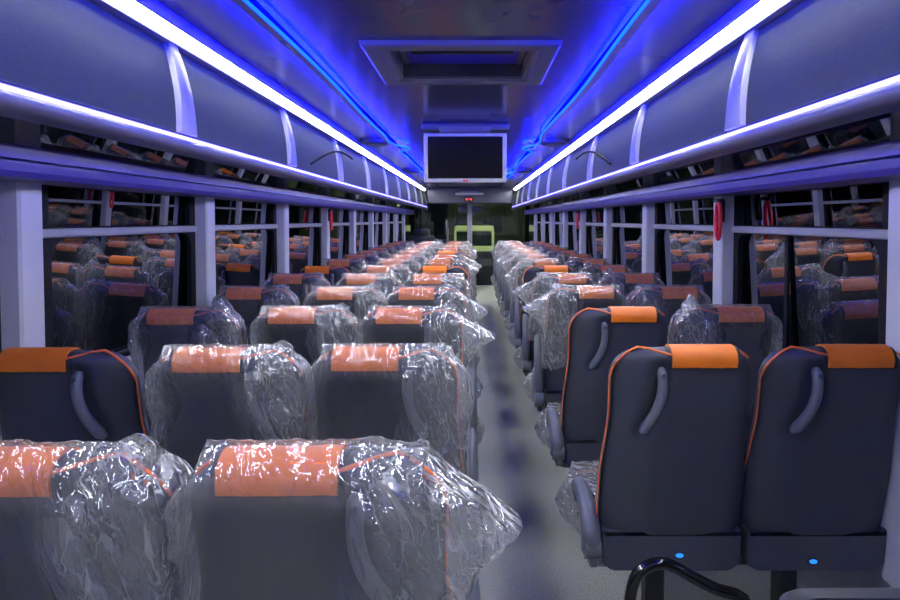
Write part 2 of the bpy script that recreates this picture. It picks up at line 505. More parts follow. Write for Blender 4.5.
def arm_mesh(a, up):
    """curved arm: pivot low beside the back, swept forward, hooked end"""
    yb = yback(0.55) + 0.05
    if up:
        pts = [(0, yb, 0.50), (0, yb - 0.005, 0.58), (0, yb + 0.01, 0.66), (0, yb + 0.05, 0.74), (0, yb + 0.075, 0.78)]
        rr = [0.026, 0.028, 0.025, 0.022, 0.014]
    else:
        pts = [(0, yb - 0.01, 0.44), (0, yb - 0.012, 0.485), (0, yb + 0.03, 0.525), (0, yb + 0.12, 0.548), (0, yb + 0.20, 0.546), (0, yb + 0.24, 0.52), (0, yb + 0.245, 0.475)]
        rr = [0.031, 0.032, 0.029, 0.027, 0.025, 0.021, 0.012]
    P = smooth_path(pts, 5); R = []
    for i in range(len(P)):
        q = i / 5; k = min(int(q), len(rr) - 2); R.append(rr[k] + (rr[k + 1] - rr[k]) * (q - k))
    P = [(a * 0.228, p.y, p.z) for p in P]
    mb = MB().tube(P, R, 12, r2=0.95, up=(1, 0, 0))
    mb.disc((a * 0.226, yb - 0.012, 0.452), 0.034, 'x', 20, 0.045)
    mb.bbox(a * 0.224 - 0.012, a * 0.224 + 0.012, yb - 0.03, yb + 0.09, 0.395, 0.455, 0.008, 2)
    me = mb.mesh('armrest', M['arm']); auto_smooth(me, 45); return me

def ridged(p, oct=3):
    s = 0; amp = 1; tot = 0
    for _ in range(oct):
        s += amp * (1 - abs(noise.noise(p)) * 2.2); tot += amp
        p = p * 2.05 + Vector((7.1, 3.3, 1.7)); amp *= 0.55
    return s / tot

def set_loose(me, vals):
    at = me.attributes.new('loose', 'FLOAT', 'POINT')
    at.data.foreach_set('value', vals)

def cover_mesh(a, seed, flare, fz, fsig, wflare, hem, lift=0.0):
    """a loose clear bag pulled over the back; its corner sticks out towards the aisle"""
    NX, NZ = 76, 84
    zt = ZT + 0.017
    v = []; f = []; lo = []
    def side_w(z, sgn):
        zz = min(z, ZT - 0.004)
        W = halfw(max(zz, ZB))
        base = max(W, W0 - 0.050) + 0.015
        if sgn > 0:
            k = (z - fz) / (fsig if z < fz else fsig * 0.62)
            fl = flare * max(0.0, 1 - abs(k)) ** 1.15 + flare * 0.2 * max(0, 1 - abs(k * .45))
            fl += (0.016 if flare > 0.05 else 0.005) * noise.noise(Vector((z * 14, 2, seed)))
        else:
            fl = wflare * max(0.0, 1 - abs((z - (fz + 0.04)) / 0.1)) ** 1.2 + 0.004 * noise.noise(Vector((z * 11, 5, seed)))
        return base + fl
    def folds(x, z, s):
        """folds that fan out from the ends of the head strip"""
        c = 0.06 if x > BAND else -0.15
        dx, dz = x - c, (ZT + 0.02) - z
        r = math.hypot(dx, dz); th = math.atan2(dz, dx)
        n1 = 1 - abs(noise.noise(Vector((th * 3.6, r * 5, seed * 3 + s * 9 + (x > BAND))))) * 2.4
        n2 = 1 - abs(noise.noise(Vector((th * 8.5, r * 9, seed * 5 + s * 4)))) * 2.4
        n3 = 1 - abs(noise.noise(Vector((x * 26, z * 15, seed + s * 3)))) * 2.2
        g = min(1, r / 0.10)
        return (n1 * 0.55 * g + n2 * 0.28 * g + n3 * 0.20)
    for i in range(NZ + 1):
        t = i / NZ
        tv = t ** 1.2
        for s in (0, 1):
            for k in range(NX):
                u = -1 + 2 * k / (NX - 1)
                if s: u = -u
                kk = k if s == 0 else NX + k
                zh = hem + 0.05 * noise.noise(Vector((u * 4, s * 3, seed + 5))) + 0.02 * noise.noise(Vector((u * 13, s * 3, seed + 9)))
                z = zt - (zt - zh) * tv
                sg = 1 if u > 0 else -1
                wS = side_w(z, sg)
                x = u * wS
                zz = min(max(z, ZB), ZT)
                r0 = rear(min(zz, ZT - 0.002)); f0 = front(min(zz, ZT - 0.002))
                ym = (r0 + f0) / 2; h = (f0 - r0) / 2 + 0.0165
                Wb = halfw(min(zz, ZT - 0.012))
                fb = Wb + 0.0085
                fin = max(0.0, (abs(x) - fb) / max(1e-4, wS - fb))
                body = math.sqrt(max(0.0, 1 - fin ** 2.4))
                tp = min(1.0, (zt - z) / 0.030); tp = math.sqrt(max(0, 1 - (1 - tp) ** 2))
                hh = h * body * tp
                y = ym + (hh if s else -hh)
                if not s:
                    y -= 0.022 * math.exp(-((x - 0.085) / 0.06) ** 2) * min(1, max(0, (1.03 - z) / 0.04)) * min(1, max(0, (z - 0.76) / 0.06))
                edge = (0.062 if x > 0 else 0.115) + 0.04 * noise.noise(Vector((z * 7, seed, 1.0)))
                loosex = min(1.0, max(0.0, (abs(x - BAND * 0.6) - edge) / 0.075))
                loosez = min(1.0, max(0.0, (z - (ZT - 0.075)) / 0.03)) * 0.6
                loos = max(loosex, loosez)
                if s: loos = 0.8
                A = 0.0008 + 0.004 * loosez + 0.024 * (loosex if not s else 0.5)
                wob = max(-0.002, (folds(x, z, s) + 0.25) * A)
                y += (wob if s else -wob) * (0.2 + 0.8 * tp)
                y += fin * 0.030 * noise.noise(Vector((z * 9, sg, seed * 1.7))) + fin * 0.012 * noise.noise(Vector((z * 31, sg, seed)))
                z2 = z + 0.010 * loosex * noise.noise(Vector((x * 17, s * 3, seed + 2.2))) + 0.004 * noise.noise(Vector((x * 40, y * 30, seed)))
                z2 += lift * math.exp(-((u - 0.80) / 0.10) ** 2) * max(0, 1 - (zt - z) / 0.12) ** 1.5
                v.append((a * x, y, z2)); lo.append(loos)
    R = 2 * NX
    for i in range(NZ):
        for k in range(R):
            k2 = (k + 1) % R
            q = (i * R + k, i * R + k2, (i + 1) * R + k2, (i + 1) * R + k)
            f.append(q if a > 0 else q[::-1])
    for k in range(NX - 1):                      # seam along the top
        f.append((k, k + 1, R - 2 - k, R - 1 - k))
    me = bpy.data.meshes.new('plastic_cover')
    me.from_pydata(v, [], f)
    me.materials.append(M['film'])
    for p in me.polygons: p.use_smooth = True
    set_loose(me, lo)
    me.update()
    return me

def cushion_cover_mesh(a, seed):
    y0 = yback(0.45) + 0.06
    bm = bmesh.new()
    bmesh.ops.create_cube(bm, size=1)
    bmesh.ops.subdivide_edges(bm, edges=bm.edges[:], cuts=20, use_grid_fill=True)
    for v in bm.verts:
        x, y, z = v.co
        p = Vector((x, y, z)) * 2
        # rounded box
        X = x * 0.402; Y = y0 + (y + .5) * 0.47; Z = 0.375 + (z + .5) * 0.13
        w = ridged(Vector((X * 14, Y * 14, Z * 14 + seed)), 3) * 0.012
        d = Vector((x, y, z)); d.normalize()
        X += d.x * w; Y += d.y * w; Z += d.z * w
        if x * a > 0.35:                        # loose corner towards the aisle
            k = math.exp(-((Y - (y0 + 0.30)) / 0.10) ** 2) * ((x * a - 0.35) / 0.15)
            X += a * 0.085 * k * (1 - abs(z) * 0.9); Z += 0.02 * k * noise.noise(Vector((Y * 20, Z * 20, seed)))
        v.co = (X, Y, Z)
    me = bpy.data.meshes.new('cushion_cover')
    bm.to_mesh(me); bm.free()
    me.materials.append(M['film'])
    for p in me.polygons: p.use_smooth = True
    set_loose(me, [1.0] * len(me.vertices))
    return me

SEAT = {}
for a in (1, -1):
    d = {}
    d['backrest'] = backrest_mesh(a)
    d['back_cushion'] = pad_mesh(a)
    d['strap'] = wrap_strip(a * BAND - 0.098, a * BAND + 0.098, 0.001, 0.002, 0.006, M['black'], 'strap_edging')
    d['band'] = wrap_strip(a * BAND - 0.087, a * BAND + 0.087, 0.004, 0.004, 0.0, M['orange'], 'head_strip', 0.004)
    d['piping'] = piping_mesh(a)
    d['handle'] = handle_mesh(a)
    d['screw'] = screw_mesh(a)
    d['lower'] = lower_mesh(a)
    d['cushion'] = cushion_mesh(a)
    d['cpipe'] = cpipe_mesh(a)
    d['leg'] = leg_mesh(a)
    d['arm_up'] = arm_mesh(a, True)
    d['arm_down'] = arm_mesh(a, False)
    #                     seed flare  fz    fsig  wflare hem
    aisle = [(1, 0.088, 0.935, 0.12, 0.004, 0.62), (2, 0.030, 0.93, 0.30, 0.004, 0.66), (3, 0.095, 0.95, 0.12, 0.004, 0.64),
             (4, 0.075, 0.965, 0.10, 0.004, 0.60), (5, 0.085, 0.91, 0.18, 0.004, 0.68)]
    inner = [(6, 0.006, 0.95, 0.12, 0.004, 0.64, 0.02), (7, 0.005, 0.96, 0.14, 0.004, 0.66, 0.008), (8, 0.006, 0.95, 0.10, 0.004, 0.62, 0.035)]
    d['covers'] = [cover_mesh(a, *s) for s in aisle]
    d['inner_covers'] = [cover_mesh(a, *s) for s in inner]
    d['ccover'] = [cushion_cover_mesh(a, 3.1), cushion_cover_mesh(a, 8.4)]
    SEAT[a] = d

ORD = ['nearest', 'second', 'third', 'fourth', 'fifth', 'sixth', 'seventh', 'eighth', 'ninth', 'tenth', 'eleventh', 'twelfth', 'thirteenth']
def add_seat(side, colname, row, x, y, covered, aisle, arm='up', variant=0, dz=0.0, group=None, rot=0.0):
    a = 1 if side == 'left' else -1
    d = SEAT[a]
    rowtxt = 'nearest row' if row == 0 else ORD[row] + ' row from the camera'
    st = 'plastic-wrapped' if covered else 'bare'
    label = f'{st} charcoal seat with orange head strip, {colname} seat, {side} side, {rowtxt}'
    t = thing('coach_seat', label, 'seat', (x, y, dz), rot, group)
    link('backrest', d['backrest'], t)
    link('back_cushion', d['back_cushion'], t)
    b = link('head_strip', d['band'], t); b['label'] = 'orange head strip'
    e = link('strap_edging', d['strap'], b)
    p = link('piping', d['piping'], t); p['label'] = 'orange piping'
    h = link('grab_handle', d['handle'], t)
    link('screw_cap', d['screw'], h)
    link('lower_panel', d['lower'], t)
    c = link('seat_cushion', d['cushion'], t)
    link('cushion_piping', d['cpipe'], c)
    link('leg', d['leg'], t)
    if aisle: link('armrest', d['arm_' + arm], t)
    if covered:
        cv = d['covers'] if aisle else d['inner_covers']
        q = link('plastic_cover', cv[variant % len(cv)], t); q['label'] = 'clear crinkled plastic bag over the back'
    if aisle:
        q = link('cushion_cover', d['ccover'][variant % 2], t); q['label'] = 'clear plastic over the cushion'
    return t

PITCH = 0.770
LX = [('window', -1.097), ('middle', -0.643), ('aisle', -0.234)]
RX = [('aisle', 0.572), ('window', 0.989)]
bareL = {('window', 1), ('window', 5), ('aisle', 5), ('aisle', 8)}
bareR = {('aisle', 0), ('window', 0), ('aisle', 1), ('aisle', 4), ('window', 11)}
rv = random.Random(5)
near_var = {('aisle', 0): 0, ('middle', 0): 1, ('middle', 1): 1, ('aisle', 1): 1, ('aisle', 2): 2, ('middle', 2): 1, ('window', 2): 2, ('aisle', 3): 0}
for r in range(13):
    for cn, x in LX:
        if r == 0 and cn == 'window': continue
        add_seat('left', cn, r, x + rv.uniform(-.003, .003), 0.905 + PITCH * r + rv.uniform(-.012, .012), (cn, r) not in bareL, cn == 'aisle', 'up',
                 near_var.get((cn, r), rv.randrange(5)), 0, 'coach seats on the left side', rv.uniform(-.006, .006))
seat_near = None
for r in range(12):
    for cn, x in RX:
        t = add_seat('right', cn, r, x + (rv.uniform(-.006, .006) if r else 0), 1.72 + 0.768 * r + (rv.uniform(-.012, .012) if r else 0), (cn, r) not in bareR, cn == 'aisle',
                     'down' if r < 2 else 'up', rv.randrange(5), 0, 'coach seats on the right side', rv.uniform(-.006, .006) if r else 0)
        if r == 0:
            lx, iz = (0.022, 0.436) if cn == 'aisle' else (-0.01, 0.418)
            bz = MB().disc((lx, yback(0.47) + 0.007, iz), 0.010, 'y', 20, 0.012, 0.017).obj('indicator_bezel', M['black'], t)
            il = MB().disc((lx, yback(0.47) + 0.000, iz), 0.006, 'y', 20, 0.004, 0.011).obj('indicator_light', M['ind'], bz)
            il['label'] = 'small blue light'
            if cn == 'aisle':
                pts = [(-0.155, 0, 0.0), (-0.153, 0, 0.30), (-0.14, 0, 0.42), (-0.11, 0, 0.462), (-0.065, 0, 0.476), (-0.025, 0, 0.464), (0.02, 0, 0.438), (0.085, 0, 0.405), (0.15, 0, 0.383), (0.162, 0, 0.33), (0.162, 0, 0.0)]
                MB().tube(smooth_path(pts, 5), 0.016, 12, up=(0, 1, 0)).obj('support_tube', M['tube'], t, True)

# ------------------------------------------------------------------ shell of the vehicle
YB, YF = -0.9, 15.4
HW = 1.345      # wall panel half width (inner)
def sx(side, half): return CX + (half if side == 'right' else -half)

o = MB().box(CX - 1.42, CX + 1.42, YB, 14.7, -0.08, 0.0).obj('floor', M['floor']); struct(o)
# ceiling: flat gloss centre panel; paler side panels form part of it
ZCE = ZC + 0.72
mb = MB().box(CX - 1.42, CX + 1.42, YB, YF, ZCE + 0.13, ZCE + 0.18)
HX0, HX1, HY0, HY1 = CX - 0.285, CX + 0.31, 2.75, 3.28          # hatch opening
mb.box(CX - 1.42, CX - 0.6, YB, YF, ZCE + 0.035, ZCE + 0.14); mb.box(CX + 0.6, CX + 1.42, YB, YF, ZCE + 0.035, ZCE + 0.14)
for x0, x1, y0, y1 in ((CX - 0.635, HX0, YB, YF), (HX1, CX + 0.635, YB, YF), (HX0, HX1, YB, HY0), (HX0, HX1, HY1, YF)):
    mb.box(x0, x1, y0, y1, ZCE, ZCE + 0.14)
ceil = mb.obj('ceiling', M['ceiling']); struct(ceil)
for side in ('left', 'right'):
    s = 1 if side == 'right' else -1
    prof = [(CX + s * 0.675, ZCE + 0.004), (CX + s * 0.75, ZCE - 0.004), (CX + s * 0.86, ZCE - 0.012), (CX + s * 0.935, ZCE - 0.018), (CX + s * 0.935, ZCE + 0.01), (CX + s * 0.675, ZCE + 0.01)]
    o = MB().extrude_y(prof, YB, 14.6).obj('side_panel', M['ceil_side'], ceil)
    auto_smooth(o.data, 30)
    # cove channel between the panels
o = MB().box(CX - 1.42, CX + 1.42, YB - 0.06, YB, 0, ZCE + 0.17).obj('wall_back', M['wall']); struct(o)

zS = ZC - 0.54     # window sill
zR = ZC + 0.125    # underside of the rail over the windows
trim_n = 1
win_n = 1
far_edge = {'left': 2.03, 'right': 1.87}
for side in ('left', 'right'):
    s = 1 if side == 'right' else -1
    def X(h): return CX + s * h
    # lower wall
    mb = MB().box(min(X(HW), X(1.42)), max(X(HW), X(1.42)), YB, 13.2, 0, zS)
    mb.box(min(X(HW - 0.02), X(HW)), max(X(HW - 0.02), X(HW)), YB, 13.2, 0.30, 0.36)
    w = mb.obj('wall_' + side, M['wall']); struct(w)
    # header above the windows
    o = MB().box(min(X(1.325), X(1.42)), max(X(1.325), X(1.42)), YB, YF, ZC + 0.335, ZCE + 0.035).obj('trim_%d' % trim_n, M['wall']); struct(o); trim_n += 1
    # rail
    prof = [(X(1.31), ZC + 0.204), (X(1.155), ZC + 0.204), (X(1.15), ZC + 0.166), (X(1.172), ZC + 0.164), (X(1.172), ZC + 0.156), (X(1.146), ZC + 0.153),
            (X(1.148), ZC + 0.132), (X(1.158), ZC + 0.116), (X(1.31), ZC + 0.114)]
    o = MB().extrude_y(prof, YB, 13.6).obj('trim_%d' % trim_n, M['rail']); struct(o); trim_n += 1
    # pillars
    fe = [far_edge[side] + 1.355 * k for k in range(-2, 9)]
    for y1 in fe:
        y0 = y1 - 0.105
        prof = [(1.33, y0 - 0.012), (1.272, y0 - 0.004), (1.265, y0 + 0.006), (1.265, y1 - 0.008), (1.272, y1 + 0.004), (1.33, y1 + 0.012)]
        n = len(prof); v = []
        for z in (0.36, ZC + 0.335): v += [(X(h), y, z) for h, y in prof]
        f = [(i, (i + 1) % n, n + (i + 1) % n, n + i) for i in range(n)] + [tuple(range(n)), tuple(n + i for i in range(n))]
        o = MB().add(v, f).obj('trim_%d' % trim_n, M['pillar']); struct(o); trim_n += 1
        # slim groove cover along the rear edge
    # windows between pillars
    for k in range(len(fe) - 1):
        y0 = fe[k] + 0.012; y1 = fe[k + 1] - 0.105 - 0.012
        if y1 < 0.3: continue
        w = bpy.data.objects.new('window_%d' % win_n, None); COL.objects.link(w); struct(w); win_n += 1
        w.location = (X(1.34), y0, zS)
        inv = (-X(1.34), -y0, -zS)
        def W(mbx, nm, mat, par=w):
            mbx.v = [(p[0] + inv[0], p[1] + inv[1], p[2] + inv[2]) for p in mbx.v]
            return mbx.obj(nm, mat, par)
        zb_ = ZC - 0.045
        xa, xb = sorted((X(1.322), X(1.345)))
        # black surround with rounded corners: outer rectangle minus rounded lower opening and square upper opening
        def opening(ya, yb, za, zb2, r_top, r_bot):
            pts = []
            for (cy, cz, a0, r) in ((yb - r_top, zb2 - r_top, 0, r_top), (ya + r_top, zb2 - r_top, 90, r_top), (ya + r_bot, za + r_bot, 180, r_bot), (yb - r_bot, za + r_bot, 270, r_bot)):
                for q in range(7):
                    an = math.radians(a0 + 15 * q); pts.append((cy + r * math.cos(an), cz + r * math.sin(an)))
            return pts
        def ringframe(mbx, outer, inner):
            n = len(inner); v = []
            for xx in (xa, xb):
                v += [(xx, y, z) for y, z in outer] + [(xx, y, z) for y, z in inner]
            f = []
            for i in range(n):
                j = (i + 1) % n
                f += [(i, j, n + j, n + i), (2 * n + i, 3 * n + i, 3 * n + j, 2 * n + j), (n + i, n + j, 3 * n + j, 3 * n + i), (i, 2 * n + i, 2 * n + j, j)]
            mbx.add(v, f)
        mb = MB()
        ringframe(mb, opening(y0 - .01, y1 + .01, zS - 0.01, zb_, 0.0005, 0.0005), opening(y0 + 0.11, y1 - 0.05, zS + 0.008, zb_ - 0.018, 0.07, 0.05))
        ringframe(mb, opening(y0 - .01, y1 + .01, zb_, zR + 0.01, 0.0005, 0.0005), opening(y0 + 0.10, y1 - 0.06, zb_ + 0.018, zR - 0.012, 0.008, 0.008))
        W(mb, 'frame', M['gasket'])
        # pale bar between the upper and lower pane
        x1_, x2_ = sorted((X(1.308), X(1.33)))
        W(MB().bbox(x1_, x2_, y0 + 0.02, y1 - 0.005, zb_ - 0.014, zb_ + 0.016, 0.006, 2), 'crossbar', M['bar'])
        xg1, xg2 = sorted((X(1.345), X(1.351)))
        def pane(za, zb2, ha, hb):
            pr = [(X(ha), za), (X(hb), zb2), (X(hb + 0.006), zb2), (X(ha + 0.006), za)]
            W(MB().extrude_y(pr, y0 - .01, y1 + .01), 'pane', M['glass'])
        pane(zS - 0.01, zb_, 1.362, 1.346)
        pane(zb_, zR + 0.01, 1.354, 1.346)
        pane(zR + 0.01, ZC + 0.335, 1.346, 1.300)
        if side == 'right' and abs(y0 - 1.88) < 0.2:
            x3_, x4_ = sorted((X(1.335), X(1.345)))
            W(MB().box(x3_, x4_, 2.60, 2.625, zS, zb_), 'thin_upright', M['gasket'])  # slim black upright in the lower pane

# ------------------------------------------------------------------ overhead luggage racks
YR0, YR1 = YB, 14.4
div_y = {'left': [2.33 + 1.347 * k for k in range(-2, 9)], 'right': [2.17 + 1.347 * k for k in range(-2, 10)]}
def door_pt(q):
    """inner face of the bins: q 0 at the bottom edge, 1 at the top"""
    return 0.945 + 0.055 * q + 0.012 * math.sin(PI * q) * -1.0, ZC + 0.305 + 0.315 * q
for side in ('left', 'right'):
    s = 1 if side == 'right' else -1
    def X(h): return CX + s * h
    t = thing('luggage_rack', f'long grey overhead luggage rack with light strips along the {side} side', 'luggage rack', (X(1.1), 0, ZC + 0.2), 0, None)
    off = Vector((-X(1.1), 0, -(ZC + 0.2)))
    def put(mbx, nm, mat, par=t, sm=None):
        mbx.v = [tuple(Vector(p) + off) for p in mbx.v]
        oo = mbx.obj(nm, mat, par)
        if sm: auto_smooth(oo.data, sm)
        return oo
    # lip below the led
    prof = [(0.952, ZC + 0.284), (0.940, ZC + 0.282), (0.927, ZC + 0.275), (0.922, ZC + 0.262), (0.926, ZC + 0.249), (0.940, ZC + 0.2415), (0.960, ZC + 0.239), (1.0, ZC + 0.238), (1.0, ZC + 0.284)]
    put(MB().extrude_y([(X(h), z) for h, z in prof], YR0, YR1), 'lip', M['lip'], sm=50)
    prof = [(0.97, ZC + 0.2385), (1.299, ZC + 0.325), (1.299, ZC + 0.345), (0.97, ZC + 0.26)]
    put(MB().extrude_y([(X(h), z) for h, z in prof], YR0, YR1), 'underside', M['under'])
    # led line
    prof = [(0.9405, ZC + 0.284), (0.9405, ZC + 0.2945), (0.955, ZC + 0.296), (0.955, ZC + 0.284)]
    l = put(MB().extrude_y([(X(h), z) for h, z in prof], YR0, YR1 - 0.02), 'led_strip', M['led']); l['label'] = 'thin glowing blue-white line'
    # top strip light with its channel
    prof = [(0.970, ZC + 0.683), (1.018, ZC + 0.650), (1.024, ZC + 0.659), (0.974, ZC + 0.693)]
    l = put(MB().extrude_y([(X(h), z) for h, z in prof], YR0, YR1 - 0.02), 'light_strip', M['strip']); l['label'] = 'bright white light strip'
    prof = [(0.938, ZC + 0.668), (0.944, ZC + 0.659), (0.949, ZC + 0.662), (0.956, ZC + 0.686), (1.03, ZC + 0.70), (1.03, ZC + 0.715), (0.938, ZC + 0.715)]
    put(MB().extrude_y([(X(h), z) for h, z in prof], YR0, YR1), 'channel', M['divider'])
    prof = [(1.011, ZC + 0.650), (0.978, ZC + 0.632), (0.976, ZC + 0.622), (0.996, ZC + 0.616), (1.04, ZC + 0.616), (1.04, ZC + 0.664), (1.028, ZC + 0.664)]
    put(MB().extrude_y([(X(h), z) for h, z in prof], YR0, YR1), 'bottom_channel', M['lip'])
    # bin doors
    ys = [YR0] + [y for y in div_y[side] if YR0 < y < YR1 - .2] + [YR1 - 0.06]
    for k in range(len(ys) - 1):
        if ys[k + 1] < 0.6: continue
        ya, yb = ys[k] - (0 if k else 0), ys[k + 1]
        v = []; f = []; m = 9
        for q in range(m):
            h, z = door_pt(q / (m - 1))
            v += [(X(h + 0.006), ya, z), (X(h + 0.006), yb, z)]
        for q in range(m - 1): f.append((2 * q, 2 * q + 1, 2 * q + 3, 2 * q + 2))
        b0 = len(v)
        for q in range(m):
            h, z = door_pt(q / (m - 1))
            v += [(X(h + 0.022), ya, z), (X(h + 0.022), yb, z)]
        for q in range(m - 1): f.append((b0 + 2 * q, b0 + 2 * q + 2, b0 + 2 * q + 3, b0 + 2 * q + 1))
        f += [(0, b0, b0 + 1, 1), (2 * m - 2, 2 * m - 1, b0 + 2 * m - 1, b0 + 2 * m - 2)]
        put(MB().add(v, f), 'bin_door', M['door'], sm=40)
    for y in ys[1:-1]:
        if y < 0.8: continue
        v = []; f = []; m = 11
        for q in range(m):
            qq = q / (m - 1)
            h, z = door_pt(qq)
            wd = 0.072 - 0.030 * qq ** 0.8
            pr = 0.014 + 0.004 * math.sin(PI * qq)
            sk = -0.02 * qq
            v += [(X(h + 0.01), y - wd, z), (X(h - pr + 0.004), y - wd + 0.006, z), (X(h - pr), y - wd + 0.016, z), (X(h - pr), y + wd - 0.016, z), (X(h - pr + 0.004), y + wd - 0.006, z), (X(h + 0.01), y + wd, z)]
        for q in range(m - 1):
            for c in range(5):
                f.append((q * 6 + c, q * 6 + c + 1, (q + 1) * 6 + c + 1, (q + 1) * 6 + c))
        f += [tuple(range(6)), tuple((m - 1) * 6 + c for c in range(6))]
        put(MB().add(v, f), 'divider', M['divider'], sm=50)
    # end cap at the front
    prof = [door_pt(q / 8) for q in range(9)]
    prof = [(0.93, ZC + 0.215), (0.922, ZC + 0.25), (0.94, ZC + 0.28)] + prof + [(0.972, ZC + 0.69), (0.96, ZC + 0.712), (1.3, ZC + 0.712), (1.3, ZC + 0.33)]
    put(MB().extrude_y([(X(h), z) for h, z in prof], YR1 - 0.05, YR1 + 0.02), 'end_cap', M['divider'])
    # thin black arc across the bin doors
    pts = []
    for i in range(15):
        q = i / 14
        y = 4.05 + 1.5 * q
        hq = 0.10 + 0.62 * math.sin(PI * (0.02 + 0.60 * q))
        h, z = door_pt(hq); pts.append((X(h - 0.020), y, z))
    cmb = MB().tube(pts, 0.0075, 6)
    cd = cmb.obj('arc', M['arc'])
    cd['label'] = f'thin black arc across the {side} overhead bins'; cd['category'] = 'arc'

    # blue cove line on the ceiling, bending round the speakers
    pts = []
    y = YB + 0.05
    while y < 11.5:
        h = 0.655
        for yc in (6.25, 9.6, 12.9):
            h -= 0.095 * math.exp(-((y - yc) / 0.16) ** 2)
            h += 0.035 * math.exp(-((y - (yc - 0.55)) / 0.25) ** 2)
            h += 0.040 * math.exp(-((y - (yc + 0.45)) / 0.22) ** 2)
        h += 0.012 * math.sin(y * 1.9 + s)
        pts.append((X(h), y, ZCE - 0.004))
        y += 0.06 if 5.3 < y else 0.15
    t2 = thing('cove_light', f'wavy glowing blue line along the {side} of the ceiling', 'light', (X(0.655), 0, ZCE - 0.03), 0, None)
    off2 = Vector((-X(0.655), 0, -(ZCE - 0.03)))
    def ribbon(hx, z0, z1, dx=0.0):
        v = []; f = []
        for (x, y_, z) in pts:
            for (ex, ez) in ((-hx, z0), (hx, z0), (hx, z1), (-hx, z1)):
                v.append(Vector((x + ex + dx, y_, ZCE + ez)) + off2)
        for k in range(len(pts) - 1):
            for c in range(4):
                f.append((4 * k + c, 4 * k + (c + 1) % 4, 4 * k + 4 + (c + 1) % 4, 4 * k + 4 + c))
        f += [(0, 1, 2, 3), tuple(4 * (len(pts) - 1) + c for c in range(4))]
        return MB().add(v, f)
    ribbon(0.024, -0.034, -0.028).obj('channel', M['ceil_side'], t2)
    ribbon(0.014, -0.027, -0.023).obj('uplight', M['cove_hid'], t2)['label'] = 'blue light lying on top of the channel'
    MB().tube([Vector((x - s * 0.022, y_, ZCE - 0.035)) + off2 for x, y_, z in pts], 0.0065, 6).obj('glow_line', M['cove'], t2)['label'] = 'glowing blue line'
    # round speakers
    for k, yc in enumerate((5.85, 9.25)):
        sp = thing('ceiling_speaker', f'dark round {"speaker" if k == 0 else "small far speaker"} under the ceiling on the {side}, {"before" if k == 0 else "beyond"} the screen' if False else
                   f'dark round ceiling speaker on the {side} side, {"the nearer" if k == 0 else "the farther"} of two', 'speaker', (X(0.80), yc, ZCE - 0.012), 0, 'round ceiling speakers')
        MB().disc((0, 0, -0.012), 0.15, 'z', 32, 0.03, 0.13).obj('rim', M['panel'], sp)
        MB().disc((0, 0, -0.030), 0.125, 'z', 32, 0.012, 0.108).obj('grille', M['dash'], sp)

# ------------------------------------------------------------------ roof hatch
hy0, hy1, hx0, hx1 = 2.63, 3.40, CX - 0.405 + 0.02, CX + 0.405 + 0.03
t = thing('roof_hatch', 'grey framed rectangular roof hatch with black handle bar in the ceiling', 'roof hatch', ((hx0 + hx1) / 2, (hy0 + hy1) / 2, ZCE), 0)
hw, hd = (hx1 - hx0) / 2, (hy1 - hy0) / 2
mb = MB()
prof = [(0.0, 0.0), (0.004, -0.016), (0.014, -0.022), (0.085, -0.022), (0.10, -0.012), (0.10, 0.0)]
n = len(prof); v = []
for (cx_, cy_) in ((-1, -1), (1, -1), (1, 1), (-1, 1)):
    for d_, z_ in prof: v.append((cx_ * (hw - d_), cy_ * (hd - d_), z_))
f = [(c * n + i, c * n + (i + 1) % n, ((c + 1) % 4) * n + (i + 1) % n, ((c + 1) % 4) * n + i) for c in range(4) for i in range(n)]
o = mb.add(v, f).obj('hatch_frame', M['hatch'], t)
MB().box(-hw + 0.10, hw - 0.10, -hd + 0.10, hd - 0.10, 0.062, 0.070).obj('hatch_panel', M['hatch_lit_blue'], t)['label'] = 'hatch pane with blue light painted into its colour'
lin = MB()
for x0, x1, y0, y1 in ((-hw + 0.095, -hw + 0.112, -hd + 0.1, hd - 0.1), (hw - 0.112, hw - 0.095, -hd + 0.1, hd - 0.1), (-hw + 0.1, hw - 0.1, -hd + 0.095, -hd + 0.112), (-hw + 0.1, hw - 0.1, hd - 0.112, hd - 0.095)):
    lin.box(x0, x1, y0, y1, -0.012, 0.07)
lin.obj('hatch_lining', M['hatch'], t)
MB().bbox(-0.235, 0.235, -0.02, 0.02, 0.044, 0.061, 0.006).obj('handle_bar', M['dash'], t)
for sg in (-1, 1):
    MB().bbox(sg * (hw - 0.135) - 0.016, sg * (hw - 0.135) + 0.016, -0.22, 0.22, 0.045, 0.064, 0.006).obj('side_rail', M['hatch'], t)

# ------------------------------------------------------------------ drop-down screen
ym = 4.85
t = thing('monitor', 'wide flat screen in a silver frame hanging from the ceiling', 'monitor', (-0.058, ym, ZCE - 0.10), 0)
t.rotation_euler = (math.radians(4), 0, 0)
mb = MB(); w2, h2 = 0.308, 0.182; zc_ = -0.17 + 0.012
MB().bbox(-w2, w2, 0.0, 0.035, zc_ - h2, zc_ + h2, 0.008, 2).obj('back_shell', M['frame'], t)
fr = MB()
for x0, x1, z0, z1 in ((-w2, w2, zc_ + h2 - 0.024, zc_ + h2), (-w2, w2, zc_ - h2, zc_ - h2 + 0.03), (-w2, -w2 + 0.03, zc_ - h2, zc_ + h2), (w2 - 0.03, w2, zc_ - h2, zc_ + h2)):
    fr.bbox(x0, x1, -0.012, 0.004, z0, z1, 0.004, 1)
fr.obj('screen_frame', M['frame'], t)
MB().box(-w2 + 0.028, w2 - 0.028, -0.006, 0.002, zc_ - h2 + 0.028, zc_ + h2 - 0.022).obj('screen', M['screen'], t)
